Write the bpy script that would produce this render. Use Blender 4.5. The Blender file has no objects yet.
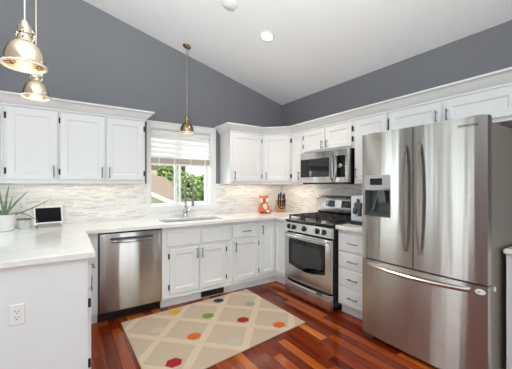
import bpy, bmesh, math, random
from mathutils import Vector, Matrix
C = bpy.context.scene
COL = C.collection
PI = math.pi
rnd = random.Random(7)

# ------------------------------------------------------------------ camera, sky, lights, exposure
cam_d = bpy.data.cameras.new('camera'); cam = bpy.data.objects.new('camera', cam_d); COL.objects.link(cam)
cam.location = (-3.0, -3.72, 1.34)
cam.rotation_euler = (PI/2, 0, -math.atan(190/285))
cam_d.sensor_width = 36; cam_d.lens = 285/512*36; cam_d.shift_y = 1/512
cam_d.clip_start = .02; cam_d.clip_end = 300
C.camera = cam
C.view_settings.view_transform = 'Standard'; C.view_settings.look = 'None'
C.view_settings.gamma = 1; C.view_settings.use_curve_mapping = False
C.view_settings.exposure = 0.24

w = bpy.data.worlds.new('sky'); C.world = w; w.use_nodes = True
bg = w.node_tree.nodes['Background']; bg.inputs[0].default_value = (.90, .95, 1, 1); bg.inputs[1].default_value = 1.2

def light(name, kind, loc, energy, color=(1,1,1), size=None, target=None, **k):
    d = bpy.data.lights.new(name, kind); d.energy = energy; d.color = color
    if size:
        if isinstance(size, tuple): d.shape = 'RECTANGLE'; d.size, d.size_y = size
        else: d.size = size
    for a, b in k.items(): setattr(d, a, b)
    o = bpy.data.objects.new(name, d); o.location = loc; COL.objects.link(o)
    if target is not None:
        o.rotation_euler = (Vector(target)-Vector(loc)).to_track_quat('-Z', 'Y').to_euler()
    return o
light('sun', 'SUN', (6, 6, 12), 4.2, (1, .96, .88), target=(8.5, 9.0, 0), angle=math.radians(1))
# daylight coming in through the tall windows of the dining side (left) and of the living side (behind)
WARM = (1, .80, .58)
WIN = (.86, .985, 1)
light('daylight_left_window', 'AREA', (-8.17, -4.95, 1.5), 45, WIN, (1.3, 1.2), target=(0, -4.95, 1.4))
light('daylight_left_door', 'AREA', (-8.17, -.6, 1.12), 22, WIN, (.75, 2.0), target=(0, -.6, 1.3))
light('daylight_dining_window', 'AREA', (-7.2, .17, 1.12), 32, WIN, (1.0, 2.0), target=(-7.2, -5, 1.3))
light('daylight_dining_door', 'AREA', (-4.5, .17, 1.12), 36, WIN, (.8, 2.0), target=(-4.5, -5, 1.3))
light('daylight_rear_door', 'AREA', (-1.7, -7.47, 1.15), 30, WIN, (1.9, 2.0), target=(-1.7, 0, 1.4))
light('daylight_rear_window', 'AREA', (-5.2, -7.47, 1.5), 85, WIN, (2.2, 1.3), target=(-5.2, 0, 1.7))
light('daylight_kitchen_window', 'AREA', (-1.7, .6, 1.7), 12, (.95, .98, 1), (.8, .8), target=(-1.7, -3, 1.0))
# unseen fill spot added to brighten the sloped ceiling; no lamp of this room
light('added_ceiling_fill', 'SPOT', (-3.6, -4.2, 1.7), 620, (.87, .995, 1), None, target=(-2.95, -3.3, 3.5), spot_size=math.radians(118), spot_blend=.9, shadow_soft_size=.25)

# ------------------------------------------------------------------ materials
def lin(c):
    return tuple((x/255/12.92 if x/255 <= .04045 else ((x/255+.055)/1.055)**2.4) for x in c) + (1,)
class NT:
    def __init__(s, name):
        s.m = bpy.data.materials.new(name); s.m.use_nodes = True
        s.t = s.m.node_tree; s.b = s.t.nodes['Principled BSDF']; s.out = s.t.nodes['Material Output']
    def n(s, typ, **k):
        x = s.t.nodes.new('ShaderNode'+typ)
        for a, b in k.items(): setattr(x, a, b)
        return x
    def put(s, sock, v):
        if v is None: return
        if hasattr(v, 'is_output'): s.t.links.new(v, sock)
        elif isinstance(v, (tuple, list)) and len(v) == 4 and sock.type == 'VECTOR': sock.default_value = v[:3]
        else: sock.default_value = v
    def math(s, op, a, b=None, c=None):
        x = s.n('Math', operation=op)
        for i, v in enumerate((a, b, c)): s.put(x.inputs[i], v)
        return x.outputs[0]
    def xyz(s):
        tc = s.n('TexCoord'); sp = s.n('SeparateXYZ'); s.t.links.new(tc.outputs['Object'], sp.inputs[0])
        return sp.outputs, tc.outputs['Object']
    def comb(s, x=0., y=0., z=0.):
        c = s.n('CombineXYZ')
        for i, v in enumerate((x, y, z)): s.put(c.inputs[i], v)
        return c.outputs[0]
    def white(s, v):
        x = s.n('TexWhiteNoise', noise_dimensions='3D'); s.put(x.inputs['Vector'], v); return x.outputs['Value']
    def noise(s, v, scale, detail=3., rough=.55):
        x = s.n('TexNoise'); s.put(x.inputs['Vector'], v); x.inputs['Scale'].default_value = scale
        x.inputs['Detail'].default_value = detail; x.inputs['Roughness'].default_value = rough
        return x.outputs['Fac']
    def ramp(s, f, stops, interp='LINEAR'):
        r = s.n('ValToRGB'); r.color_ramp.interpolation = interp; e = r.color_ramp.elements
        while len(e) < len(stops): e.new(.5)
        for i, (p, c) in enumerate(stops): e[i].position = p; e[i].color = c
        s.put(r.inputs[0], f); return r.outputs[0]
    def mix(s, f, a, b, blend='MIX'):
        x = s.n('Mix', data_type='RGBA', blend_type=blend)
        s.put(x.inputs[0], f); s.put(x.inputs[6], a); s.put(x.inputs[7], b); return x.outputs[2]
    def bump(s, h, strength=.2, dist=.002):
        x = s.n('Bump'); x.inputs['Strength'].default_value = strength; x.inputs['Distance'].default_value = dist
        s.put(x.inputs['Height'], h); s.t.links.new(x.outputs[0], s.b.inputs['Normal'])
    def base(s, c, rough=.5, metal=0., **k):
        s.put(s.b.inputs['Base Color'], c); s.put(s.b.inputs['Roughness'], rough); s.put(s.b.inputs['Metallic'], metal)
        for a, v in k.items(): s.put(s.b.inputs[a.replace('_', ' ')], v)
        return s.m
def simple(name, rgb, rough=.5, metal=0., vary=.03, scale=8., **k):
    m = NT(name); _, o = m.xyz()
    c = lin(rgb)
    f = m.noise(o, scale)
    col = m.mix(f, tuple(x*(1-vary) for x in c[:3])+(1,), tuple(min(1, x*(1+vary)) for x in c[:3])+(1,))
    return m.base(col, rough, metal, **k)
M = {}
M['paint'] = simple('white_cabinet_paint', (232, 232, 233), .38)
M['wallgray'] = simple('gray_wall_paint', (126, 125, 130), .75)
M['trim'] = simple('white_trim_paint', (236, 236, 236), .4)
M['wallwhite'] = simple('pale_wall_paint', (190, 188, 184), .8)
m = NT('ceiling_paint'); _, o = m.xyz()
m.bump(m.noise(o, 28, 4), .25, .004); M['ceiling'] = m.base(lin((243, 242, 243)), .85)
M['nickel'] = simple('brushed_nickel', (138, 138, 138), .34, 1.)
M['hinge'] = simple('dark_hinge_metal', (52, 52, 54), .45, .7)
M['black'] = simple('black_enamel', (20, 20, 22), .25)
M['blackmatte'] = simple('matte_black_iron', (30, 30, 32), .42)
M['iron'] = simple('cast_iron_grate', (46, 46, 48), .36)
M['blackglass'] = simple('black_glass', (9, 9, 11), .04)
M['chrome'] = simple('chrome', (205, 205, 208), .08, 1.)
M['plastic'] = simple('white_plastic', (236, 235, 232), .35)
M['slot'] = simple('dark_slot', (70, 70, 72), .6)
M['graypl'] = simple('gray_plastic', (176, 178, 180), .4)
M['midpl'] = simple('mid_gray_plastic', (84, 86, 88), .4)
M['darkpl'] = simple('dark_gray_plastic', (72, 73, 76), .4)
M['champagne'] = simple('polished_champagne_nickel', (222, 206, 182), .12, 1.)
M['bronze'] = simple('polished_warm_nickel', (176, 152, 120), .14, 1.)
M['ivory'] = simple('white_enamel_inside', (245, 238, 225), .4)
def steel(name, rgb, rough, wave=True):
    m = NT(name); sp, o = m.xyz()
    mp = m.n('Mapping'); m.t.links.new(o, mp.inputs[0]); mp.inputs['Scale'].default_value = (1, 1, 90)
    f = m.noise(mp.outputs[0], 6, 2)
    tg = m.n('Tangent', direction_type='RADIAL', axis='Z'); m.t.links.new(tg.outputs[0], m.b.inputs['Tangent'])
    sx = m.n('SeparateXYZ'); m.t.links.new(o, sx.inputs[0])
    if wave: m.bump(m.noise(m.comb(m.math('MULTIPLY', sx.outputs[0], 9.), .5, m.math('MULTIPLY', sx.outputs[2], .35)), 1., 2., .4), .22, .012)
    c = lin(rgb)
    col = m.mix(f, tuple(x*.95 for x in c[:3])+(1,), tuple(x*1.05 for x in c[:3])+(1,))
    m.b.inputs['Anisotropic'].default_value = 1.0; m.b.inputs['Anisotropic Rotation'].default_value = .25
    return m.base(col, rough, 1.)
M['steel'] = steel('brushed_stainless_steel', (190, 187, 183), .25)
M['steelfine'] = steel('fine_brushed_steel', (206, 205, 204), .2, False)
M['satin'] = simple('satin_nickel', (190, 188, 184), .28, 1.)
M['steelside'] = steel('satin_steel_side', (168, 160, 152), .4)
M['sidepaint'] = simple('warm_gray_side_panel', (150, 141, 131), .3, .2)
M['sinksteel'] = simple('sink_steel', (66, 67, 70), .4, .4)
# quartz
m = NT('white_quartz'); _, o = m.xyz()
v = m.noise(o, 2.2, 6, .65); vein = m.ramp(v, [(.46, lin((240, 238, 235))), (.5, lin((230, 228, 226))), (.54, lin((241, 239, 236)))])
sp2 = m.noise(o, 220, 2); col = m.mix(.35, vein, m.ramp(sp2, [(.35, lin((230, 228, 226))), (.6, lin((246, 244, 242)))]))
M['quartz'] = m.base(col, .14)
# plank floor: boards run along Y
m = NT('cherry_plank_floor'); sp, o = m.xyz()
u = m.math('DIVIDE', sp[0], .083); cu = m.math('FLOOR', u)
off = m.math('MULTIPLY', m.white(m.comb(cu, 3.3, 1.7)), 9.)
v = m.math('ADD', m.math('DIVIDE', sp[1], .78), off); cv = m.math('FLOOR', v)
r = m.white(m.comb(cu, cv, .5))
board = m.ramp(r, [(0, lin((96, 31, 10))), (.35, lin((126, 46, 13))), (.75, lin((150, 61, 16))), (.92, lin((172, 80, 24))), (1, lin((214, 120, 48)))])
g = m.noise(m.comb(m.math('ADD', m.math('MULTIPLY', sp[0], 38), m.math('MULTIPLY', r, 70)), m.math('MULTIPLY', sp[1], 2.4), r), 1, 5, .62)
grain = m.ramp(g, [(.28, (.5, .46, .42, 1)), (.7, (1.12, 1.1, 1.08, 1))])
col = m.mix(1, board, grain, 'MULTIPLY')
fu = m.math('FRACT', u); fv = m.math('FRACT', v)
gap = m.math('MULTIPLY', m.math('GREATER_THAN', fu, .03), m.math('GREATER_THAN', fv, .004))
col = m.mix(gap, lin((30, 10, 6)), col)
M['floor'] = m.base(col, m.math('ADD', m.math('MULTIPLY', g, .10), .08), Specular_IOR_Level=.3); m.bump(gap, .25, .001)
# mosaic backsplash: axis 0 = along x, 1 = along y
def mosaic(name, ax):
    m = NT(name); sp, o = m.xyz()
    rz = m.math('DIVIDE', sp[2], .0145); cz = m.math('FLOOR', rz)
    ln = m.math('ADD', .07, m.math('MULTIPLY', m.white(m.comb(cz, 2.1, .3)), .11))
    off = m.math('MULTIPLY', m.white(m.comb(cz, 7.7, 3.1)), 5.)
    uu = m.math('ADD', m.math('DIVIDE', sp[ax], ln), off); cu = m.math('FLOOR', uu)
    r = m.white(m.comb(cu, cz, 4.4))
    t = m.ramp(r, [(0, lin((206, 203, 201))), (.18, lin((227, 226, 224))), (.5, lin((238, 237, 235))), (.8, lin((244, 243, 241))), (.95, lin((236, 231, 225))), (1, lin((220, 217, 215)))])
    n = m.noise(o, 26, 4); t = m.mix(.5, t, m.mix(1, t, m.ramp(n, [(.3, (.88, .88, .89, 1)), (.65, (1.04, 1.04, 1.04, 1))]), 'MULTIPLY'))
    g = m.math('MULTIPLY', m.math('GREATER_THAN', m.math('FRACT', rz), .09), m.math('GREATER_THAN', m.math('FRACT', uu), .016))
    col = m.mix(g, lin((218, 215, 212)), t); m.bump(m.math('ADD', m.math('MULTIPLY', g, .6), m.math('MULTIPLY', r, .6)), .3, .002)
    return m.base(col, m.math('ADD', .32, m.math('MULTIPLY', r, .25)))
M['mosaic_x'] = mosaic('marble_strip_mosaic_back', 0); M['mosaic_y'] = mosaic('marble_strip_mosaic_right', 1)
# rug
m = NT('rug_wool'); sp, o = m.xyz()
wob = m.math('MULTIPLY', m.math('SUBTRACT', m.noise(o, 38, 2), .5), .05)
a = m.math('DIVIDE', sp[0], .515); b = m.math('DIVIDE', sp[1], .56)
def tri(e):
    return m.math('ABSOLUTE', m.math('SUBTRACT', m.math('FRACT', e), .5))
d1 = tri(m.math('ADD', m.math('ADD', a, b), wob)); d2 = tri(m.math('ADD', m.math('SUBTRACT', a, b), wob))
band = m.math('MAXIMUM', m.math('GREATER_THAN', d1, .415), m.math('GREATER_THAN', d2, .415))
f = m.noise(o, 160, 3)
col = m.mix(band, m.mix(f, lin((180, 160, 138)), lin((202, 182, 160))), m.mix(f, lin((200, 178, 150)), lin((221, 200, 172))))
m.bump(f, .6, .006); M['rug'] = m.base(col, .95)
for k, c in dict(yellow=(214, 160, 26), navy=(38, 42, 66), green=(104, 140, 52), sage=(152, 152, 142), red=(158, 24, 26), orange=(208, 98, 32), paleblue=(184, 180, 166), cream=(196, 184, 152)).items():
    M['dot_'+k] = simple('rug_dot_'+k, c, .95, 0, .14, 150.)
M['shade'] = simple('white_shade_fabric', (246, 246, 246), .8, 0, .03, 40., Transmission_Weight=0.)
M['taupe'] = simple('taupe_shade_fabric', (186, 174, 164), .8, 0, .06, 40.)
m = NT('window_glass'); m.t.nodes.remove(m.b)
fr = m.n('LayerWeight'); fr.inputs[0].default_value = .5; ff = m.math('ADD', m.math('MULTIPLY', m.math('POWER', fr.outputs['Facing'], 5.), .5), .03); tr = m.n('BsdfTransparent'); gl = m.n('BsdfGlossy'); gl.inputs['Roughness'].default_value = .02
mx = m.n('MixShader'); m.t.links.new(ff, mx.inputs[0]); m.t.links.new(tr.outputs[0], mx.inputs[1]); m.t.links.new(gl.outputs[0], mx.inputs[2]); m.t.links.new(mx.outputs[0], m.out.inputs[0])
M['glass'] = m.m
def emit(name, rgb, strength):
    m = NT(name); m.b.inputs['Emission Color'].default_value = lin(rgb); m.b.inputs['Emission Strength'].default_value = strength
    return m.base(lin(rgb), .4)
M['bulb'] = emit('lit_bulb', (255, 226, 186), 2.0); M['can_lens'] = emit('lit_downlight', (255, 244, 226), 6.)
M['ceramic'] = simple('white_ceramic', (232, 231, 228), .3)
m = NT('aloe_leaf'); sp, o = m.xyz()
M['aloe'] = m.base(m.ramp(m.noise(o, 30, 3), [(.3, lin((84, 104, 74))), (.7, lin((146, 160, 132)))]), .45)
M['soil'] = simple('potting_soil', (60, 46, 36), .95, 0, .3, 120.)
M['screen'] = simple('dark_screen', (20, 21, 23), .12, 0, .03, 8., Specular_IOR_Level=.15)
M['candle'] = simple('frosted_glass_jar', (206, 209, 206), .2); M['wick'] = simple('tan_lid', (116, 104, 94), .5)
M['fox'] = simple('orange_glaze', (218, 104, 48), .25, 0, .06, 20.); M['foxdark'] = simple('brown_glaze', (92, 46, 32), .3); M['foxwhite'] = simple('white_glaze', (240, 236, 230), .25)
m = NT('knife_block_wood'); sp, o = m.xyz()
mp = m.n('Mapping'); m.t.links.new(o, mp.inputs[0]); mp.inputs['Scale'].default_value = (60, 60, 6)
M['woodlight'] = m.base(m.ramp(m.noise(mp.outputs[0], 1.5, 4), [(.3, lin((176, 124, 78))), (.7, lin((208, 160, 112)))]), .5)
M['silverpaint'] = simple('silver_appliance_body', (206, 212, 220), .35)
M['clock'] = emit('pale_lit_display', (150, 170, 185), .35)
# outside
M['lawn'] = simple('lawn', (96, 128, 62), .95, 0, .3, 3.)
m = NT('shingles'); sp, o = m.xyz()
M['shingle'] = m.base(m.ramp(m.noise(o, 14, 4), [(.35, lin((118, 104, 92))), (.7, lin((152, 136, 120)))]), .95)
M['siding'] = simple('cream_siding', (208, 204, 178), .8); M['bark'] = simple('bark', (84, 66, 50), .95, 0, .3, 12.)
for i, (a_, b_) in enumerate((((76, 104, 54), (160, 182, 110)), ((92, 120, 66), (178, 196, 128)), ((78, 104, 70), (150, 172, 122)))):
    m = NT('leaves_%d' % i); sp, o = m.xyz(); M['leaf%d' % i] = m.base(m.ramp(m.noise(o, 3.5, 5), [(.35, lin(a_)), (.68, lin(b_))]), .8)

# ------------------------------------------------------------------ mesh helpers
class MB:
    def __init__(s): s.bm = bmesh.new()
    def face(s, vs):
        try: return s.bm.faces.new(vs)
        except ValueError: return None
    def v(s, *p): return s.bm.verts.new(p if len(p) == 3 else p[0])
    def box(s, x0, x1, y0, y1, z0, z1, bev=0., mat=None, seg=1):
        g = bmesh.ops.create_cube(s.bm, size=1)
        for q in g['verts']:
            q.co = Vector((x0+(q.co.x+.5)*(x1-x0), y0+(q.co.y+.5)*(y1-y0), z0+(q.co.z+.5)*(z1-z0)))
        vs = g['verts']
        if bev:
            es = list({e for q in vs for e in q.link_edges})
            r = bmesh.ops.bevel(s.bm, geom=es, offset=bev, segments=seg, affect='EDGES', profile=.5)
            vs = list({q for f in r['faces'] for q in f.verts} | {q for q in vs if q.is_valid})
        if mat is not None:
            for q in vs: q.co = mat @ q.co
        return s
    def poly(s, pts, ax, a0, a1, mat=None):
        """extrude the 2D polygon along axis ax: 'z' pts=(x,y); 'y' pts=(x,z); 'x' pts=(y,z)"""
        def P(p, a): return {'z': (p[0], p[1], a), 'y': (p[0], a, p[1]), 'x': (a, p[0], p[1])}[ax]
        A = [s.v(Vector(P(p, a0)) if mat is None else mat @ Vector(P(p, a0))) for p in pts]
        B = [s.v(Vector(P(p, a1)) if mat is None else mat @ Vector(P(p, a1))) for p in pts]
        n = len(pts); s.face(A); s.face(B[::-1])
        for i in range(n): s.face([A[i], B[i], B[(i+1) % n], A[(i+1) % n]][::-1])
        return s
    def rings(s, rs, close=True, cap=True):
        R = [[s.v(Vector(p)) for p in r] for r in rs]
        for a, b in zip(R, R[1:]):
            n = len(a)
            for i in range(n if close else n-1): s.face([a[i], a[(i+1) % n], b[(i+1) % n], b[i]])
        if cap: s.face(R[0][::-1]); s.face(R[-1])
        return s
    def lathe(s, prof, c=(0, 0, 0), seg=24, cap=True, mat=None):
        rs = []
        for r, z in prof:
            ring = [Vector((c[0]+max(r, 1e-4)*math.cos(2*PI*i/seg), c[1]+max(r, 1e-4)*math.sin(2*PI*i/seg), c[2]+z)) for i in range(seg)]
            rs.append([mat @ p for p in ring] if mat is not None else ring)
        return s.rings(rs, True, cap)
    def cyl(s, p0, p1, r0, r1=None, seg=12):
        return s.tube([p0, p1], [r0, r0 if r1 is None else r1], seg)
    def tube(s, pts, r, seg=8, flat=1.):
        pts = [Vector(p) for p in pts]; n = len(pts)
        rr = r if isinstance(r, (list, tuple)) else [r]*n
        d = (pts[1]-pts[0]).normalized()
        up = Vector((0, 0, 1)) if abs(d.z) < .9 else Vector((1, 0, 0))
        a = d.cross(up).normalized(); rs = []
        for i, p in enumerate(pts):
            t = (pts[min(i+1, n-1)]-pts[max(i-1, 0)]).normalized()
            a = (a - t*a.dot(t)).normalized(); b = t.cross(a)
            rs.append([p+(a*math.cos(2*PI*k/seg)+b*math.sin(2*PI*k/seg)*flat)*rr[i] for k in range(seg)])
        return s.rings(rs)
    def ball(s, c, r, seg=20, rings=12, mat=None):
        r = r if isinstance(r, tuple) else (r, r, r)
        mm = Matrix.Translation(c) @ (mat or Matrix()) @ Matrix.Diagonal((*r, 1))
        bmesh.ops.create_uvsphere(s.bm, u_segments=seg, v_segments=rings, radius=1, matrix=mm)
        return s
    def grid(s, f, nu, nv):
        G = [[s.v(Vector(f(i/nu, j/nv))) for j in range(nv+1)] for i in range(nu+1)]
        for i in range(nu):
            for j in range(nv): s.face([G[i][j], G[i+1][j], G[i+1][j+1], G[i][j+1]])
        return s
    def cells(s, xs, ys, keep, z0, z1):
        """a slab made of the kept cells of a grid, one closed body"""
        V = {}
        def q(i, j, k):
            if (i, j, k) not in V: V[i, j, k] = s.v(xs[i], ys[j], (z0, z1)[k])
            return V[i, j, k]
        K = {(i, j) for i in range(len(xs)-1) for j in range(len(ys)-1) if keep((xs[i]+xs[i+1])/2, (ys[j]+ys[j+1])/2)}
        for i, j in K:
            s.face([q(i, j, 1), q(i+1, j, 1), q(i+1, j+1, 1), q(i, j+1, 1)])
            s.face([q(i, j, 0), q(i, j+1, 0), q(i+1, j+1, 0), q(i+1, j, 0)])
            for di, dj, a, b in ((-1, 0, (i, j+1), (i, j)), (1, 0, (i+1, j), (i+1, j+1)), (0, -1, (i, j), (i+1, j)), (0, 1, (i+1, j+1), (i, j+1))):
                if (i+di, j+dj) not in K: s.face([q(*a, 0), q(*b, 0), q(*b, 1), q(*a, 1)])
        return s
    def front(s, x0, x1, z0, z1, y0, t=.02, stile=.056, rec=.008, slope=.012):
        """a framed door: outer slab with softened edge, sloped moulding, recessed panel; front face towards -y at y0-t"""
        e = .003
        def loop(i, y): return [s.v(x0+i, y, z0+i), s.v(x1-i, y, z0+i), s.v(x1-i, y, z1-i), s.v(x0+i, y, z1-i)]
        L = [loop(0, y0), loop(0, y0-t+e), loop(e, y0-t)]
        if stile: L += [loop(stile, y0-t), loop(stile+slope, y0-t+rec)]
        s.face(L[0][::-1])
        for a, b in zip(L, L[1:]):
            for i in range(4): s.face([a[i], a[(i+1) % 4], b[(i+1) % 4], b[i]])
        s.face(L[-1]); return s
    def build(s, name, mat, parent=None, smooth=35):
        bmesh.ops.recalc_face_normals(s.bm, faces=s.bm.faces)
        me = bpy.data.meshes.new(name); s.bm.to_mesh(me); s.bm.free()
        me.materials.append(M[mat] if isinstance(mat, str) else mat)
        if smooth:
            me.polygons.foreach_set('use_smooth', [True]*len(me.polygons)); me.set_sharp_from_angle(angle=math.radians(smooth))
        o = bpy.data.objects.new(name, me); COL.objects.link(o)
        if parent is not None: o.parent = parent
        return o
def tag(o, label, cat, group=None, kind=None):
    if label: o['label'] = label
    if cat: o['category'] = cat
    if group: o['group'] = group
    if kind: o['kind'] = kind
    return o
def thing(name, label, cat, loc=(0, 0, 0), rz=0., group=None):
    o = bpy.data.objects.new(name, None); o.empty_display_size = .1; COL.objects.link(o)
    o.location = loc; o.rotation_euler = (0, 0, rz)
    return tag(o, label, cat, group)
def struct(name, mb, mat, parent=None, smooth=35):
    o = mb.build(name, mat, parent, smooth)
    if parent is None: o['kind'] = 'structure'
    return o
A0, B0 = 0., -PI/2      # facing of things on the back wall (towards -y) and on the right wall (towards -x)

# ------------------------------------------------------------------ the room
EAVE, SL = 2.68, .256
XL, YR, XRIDGE = -8.0, -7.3, -5.4
def cz(x): return EAVE-SL*x if x >= XRIDGE else EAVE-SL*XRIDGE+SL*(x-XRIDGE)*1.0
struct('floor', MB().box(XL-.15, .15, YR-.15, .15, -.12, 0), 'floor', smooth=0)
c = MB().poly([(.15, cz(.15)), (XRIDGE, cz(XRIDGE)), (XL-.15, cz(XL-.15)), (XL-.15, cz(XL-.15)+.12), (XRIDGE, cz(XRIDGE)+.12), (.15, cz(.15)+.12)], 'y', YR-.15, .15)
struct('ceiling', c, 'ceiling', smooth=0)
WX0, WX1, WZ0, WZ1 = -2.122, -1.288, 1.07, 2.07     # kitchen window opening
def gable(y0, y1, holes, name, mat):
    """gable wall in the x-z plane with rectangular holes (x0, x1, z0, z1)"""
    b = MB(); xs = sorted({XL-.15, .15, *[q for h in holes for q in h[:2]]}); zs = sorted({-.0, 2.4, *[q for h in holes for q in h[2:]]})
    for i in range(len(xs)-1):
        for j in range(len(zs)-1):
            mx_, mz_ = (xs[i]+xs[i+1])/2, (zs[j]+zs[j+1])/2
            if any(h[0] < mx_ < h[1] and h[2] < mz_ < h[3] for h in holes): continue
            b.box(xs[i], xs[i+1], y0, y1, zs[j], zs[j+1])
    b.poly([(XL-.15, 2.4), (.15, 2.4), (.15, cz(.15)), (XRIDGE, cz(XRIDGE)), (XL-.15, cz(XL-.15))], 'y', y0, y1)
    return struct(name, b, mat, smooth=0)
DINE = [(-4.95, -4.05, .05, 2.12), (-7.75, -6.65, .05, 2.12)]
gable(0, .15, [(WX0, WX1, WZ0, WZ1)]+DINE, 'wall_back', 'wallgray')
REAR = [(-2.7, -.7, .05, 2.12), (-6.3, -4.1, .85, 2.12)]
gable(YR-.15, YR, REAR, 'wall_rear', 'wallwhite')
struct('wall_right', MB().box(0, .15, YR, 0, 0, cz(0)), 'wallgray', smooth=0)
LEFT = [(-5.6, -4.3, .85, 2.12), (-1.0, -.2, .05, 2.12)]
b = MB(); ys = sorted({YR, 0, *[q for h in LEFT for q in h[:2]]}); zs = sorted({0, .05, .85, 2.12, cz(XL)})
for i in range(len(ys)-1):
    for j in range(len(zs)-1):
        my, mz = (ys[i]+ys[i+1])/2, (zs[j]+zs[j+1])/2
        if not any(h[0] < my < h[1] and h[2] < mz < h[3] for h in LEFT): b.box(XL-.15, XL, ys[i], ys[i+1], zs[j], zs[j+1])
struct('wall_left', b, 'wallgray', smooth=0)
# unseen windows that let the daylight in
def frame_xz(b, x0, x1, z0, z1, y0, y1, t, bars=()):
    b.box(x0, x1, y0, y1, z0, z0+t); b.box(x0, x1, y0, y1, z1-t, z1); b.box(x0, x0+t, y0, y1, z0+t, z1-t); b.box(x1-t, x1, y0, y1, z0+t, z1-t)
    for q in bars: b.box(q-t/2, q+t/2, y0, y1, z0+t, z1-t)
for i, (x0, x1, z0, z1) in enumerate(REAR):
    b = MB(); frame_xz(b, x0, x1, z0, z1, YR-.1, YR-.04, .06, ((x0+x1)/2,)); f = struct('window_%d' % (i+2), b, 'trim')
    MB().box(x0+.06, x1-.06, YR-.075, YR-.07, z0+.06, z1-.06).build('pane', 'glass', f)
for i, (y0, y1, z0, z1) in enumerate(LEFT):
    b = MB(); x0, x1, t = XL-.1, XL-.04, .06
    b.box(x0, x1, y0, y1, z0, z0+t); b.box(x0, x1, y0, y1, z1-t, z1); b.box(x0, x1, y0, y0+t, z0+t, z1-t); b.box(x0, x1, y1-t, y1, z0+t, z1-t); b.box(x0, x1, (y0+y1)/2-t/2, (y0+y1)/2+t/2, z0+t, z1-t)
    f = struct('window_%d' % (i+4), b, 'trim'); MB().box(XL-.075, XL-.07, y0+t, y1-t, z0+t, z1-t).build('pane', 'glass', f)

for i, (x0, x1, z0, z1) in enumerate(DINE):
    b = MB(); frame_xz(b, x0, x1, z0, z1, .04, .10, .06); f = struct('window_%d' % (i+6), b, 'trim')
    MB().box(x0+.06, x1-.06, .07, .075, z0+.06, z1-.06).build('pane', 'glass', f)

# kitchen window: jamb lining, casing, two sliding sashes with a pane each
win = bpy.data.objects.new('window_1', None); COL.objects.link(win); win['kind'] = 'structure'; win.location = (0, 0, 0)
b = MB(); b.box(-2.165, WX0, -.02, 0, 1.01, 2.15); b.box(WX1, -1.22, -.02, 0, 1.01, 2.15); b.box(WX0, WX1, -.02, 0, WZ1, 2.15); b.box(WX0, WX1, -.02, 0, 1.01, WZ0); b.box(-2.165, -1.22, -.026, 0, 2.13, 2.155, .003); b.build('window_casing', 'trim', win)
b = MB(); frame_xz(b, WX0, WX1, WZ0, WZ1, 0, .15, .012); b.build('window_jamb', 'trim', win)
b = MB(); frame_xz(b, WX0+.012, -1.70, WZ0+.012, WZ1-.012, .065, .10, .02); b.build('window_sash', 'trim', win)
b = MB(); frame_xz(b, -1.775, WX1-.012, WZ0+.012, WZ1-.012, .102, .135, .034); b.build('window_sash', 'trim', win)
MB().box(WX0+.03, -1.72, .08, .084, WZ0+.03, WZ1-.03).build('window_pane', 'glass', win)
MB().box(-1.75, WX1-.04, .116, .12, WZ0+.04, WZ1-.04).build('window_pane', 'glass', win)
MB().box(-1.745, -1.73, .055, .066, 1.60, 1.63).build('sash_latch', 'darkpl', win)

# backsplash strips, as thin tiled skins on the two walls
b = MB(); b.cells([-3.9, -2.165, -1.22, -.008], [-.008, 0], lambda x, y: not -2.165 < x < -1.22, .92, 1.365)
b.box(-2.165, -1.22, -.008, 0, .92, 1.01)
struct('trim_1', b, 'mosaic_x', smooth=0)
struct('trim_2', MB().box(-.008, 0, -2.12, -.0, .92, 1.365), 'mosaic_y', smooth=0)

# ------------------------------------------------------------------ cabinets
def handle(parent, x, z, yf, horiz=False, L=.115):
    b = MB(); h = L/2; yb = yf-.03
    if horiz:
        b.cyl((x-h, yb, z), (x+h, yb, z), .0055)
        for q in (-h+.015, h-.015): b.cyl((x+q, yf, z), (x+q, yb, z), .0045)
    else:
        b.cyl((x, yb, z-h), (x, yb, z+h), .0055)
        for q in (-h+.015, h-.015): b.cyl((x, yf, z+q), (x, yb, z+q), .0045)
    return b.build('handle', 'nickel', parent)
def hinge(parent, x, z, yf):
    return MB().box(x-.007, x+.007, yf-.006, yf+.012, z-.028, z+.028, .002).build('hinge', 'hinge', parent)
def door(parent, x0, x1, z0, z1, hx=None, hz=None, hinge_x=None, horiz=False, yf=0., name='door', stile=.056, L=.115):
    d = MB().front(x0, x1, z0, z1, yf, stile=stile).build(name, 'paint', parent, 25)
    if hx is not None: handle(d, hx, hz, yf-.02, horiz, L)
    if hinge_x is not None:
        for q in (z0+.075, z1-.075): hinge(d, hinge_x, q, yf-.012)
    return d
GW = 'white wall cabinets'; GB = 'white base cabinets'
def wall_cab(label, x_or_y, w, wallB=False, z0=1.36, z1=2.10, depth=.30):
    if wallB: t = thing('wall_cabinet', label, 'cabinet', (-.31, x_or_y, z0), B0, GW)
    else: t = thing('wall_cabinet', label, 'cabinet', (x_or_y, -.31, z0), A0, GW)
    MB().box(0.001, w-.001, 0, depth, 0, z1-z0).build('body', 'paint', t, 0)
    return t
ZD0, ZD1 = .04, .695
t = wall_cab('white wall cabinet at the left edge of the photo, mostly cut off', -3.88, .41)
door(t, .02, .392, ZD0, ZD1, .05, .12, None)
t = wall_cab('white single-door wall cabinet above the aloe plant, leftmost full cabinet', -3.47, .413)
door(t, .021, .401, ZD0, ZD1, .372, .115, .012)
t = wall_cab('white two-door wall cabinet left of the sink window', -3.057, .807)
door(t, .012, .400, ZD0, ZD1, .372, .115, .005); door(t, .414, .787, ZD0, ZD1, .442, .115, .795)
t = wall_cab('white single-door wall cabinet right of the sink window', -1.15, .54)
door(t, .025, .506, ZD0, ZD1, .055, .115, .514)
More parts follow.
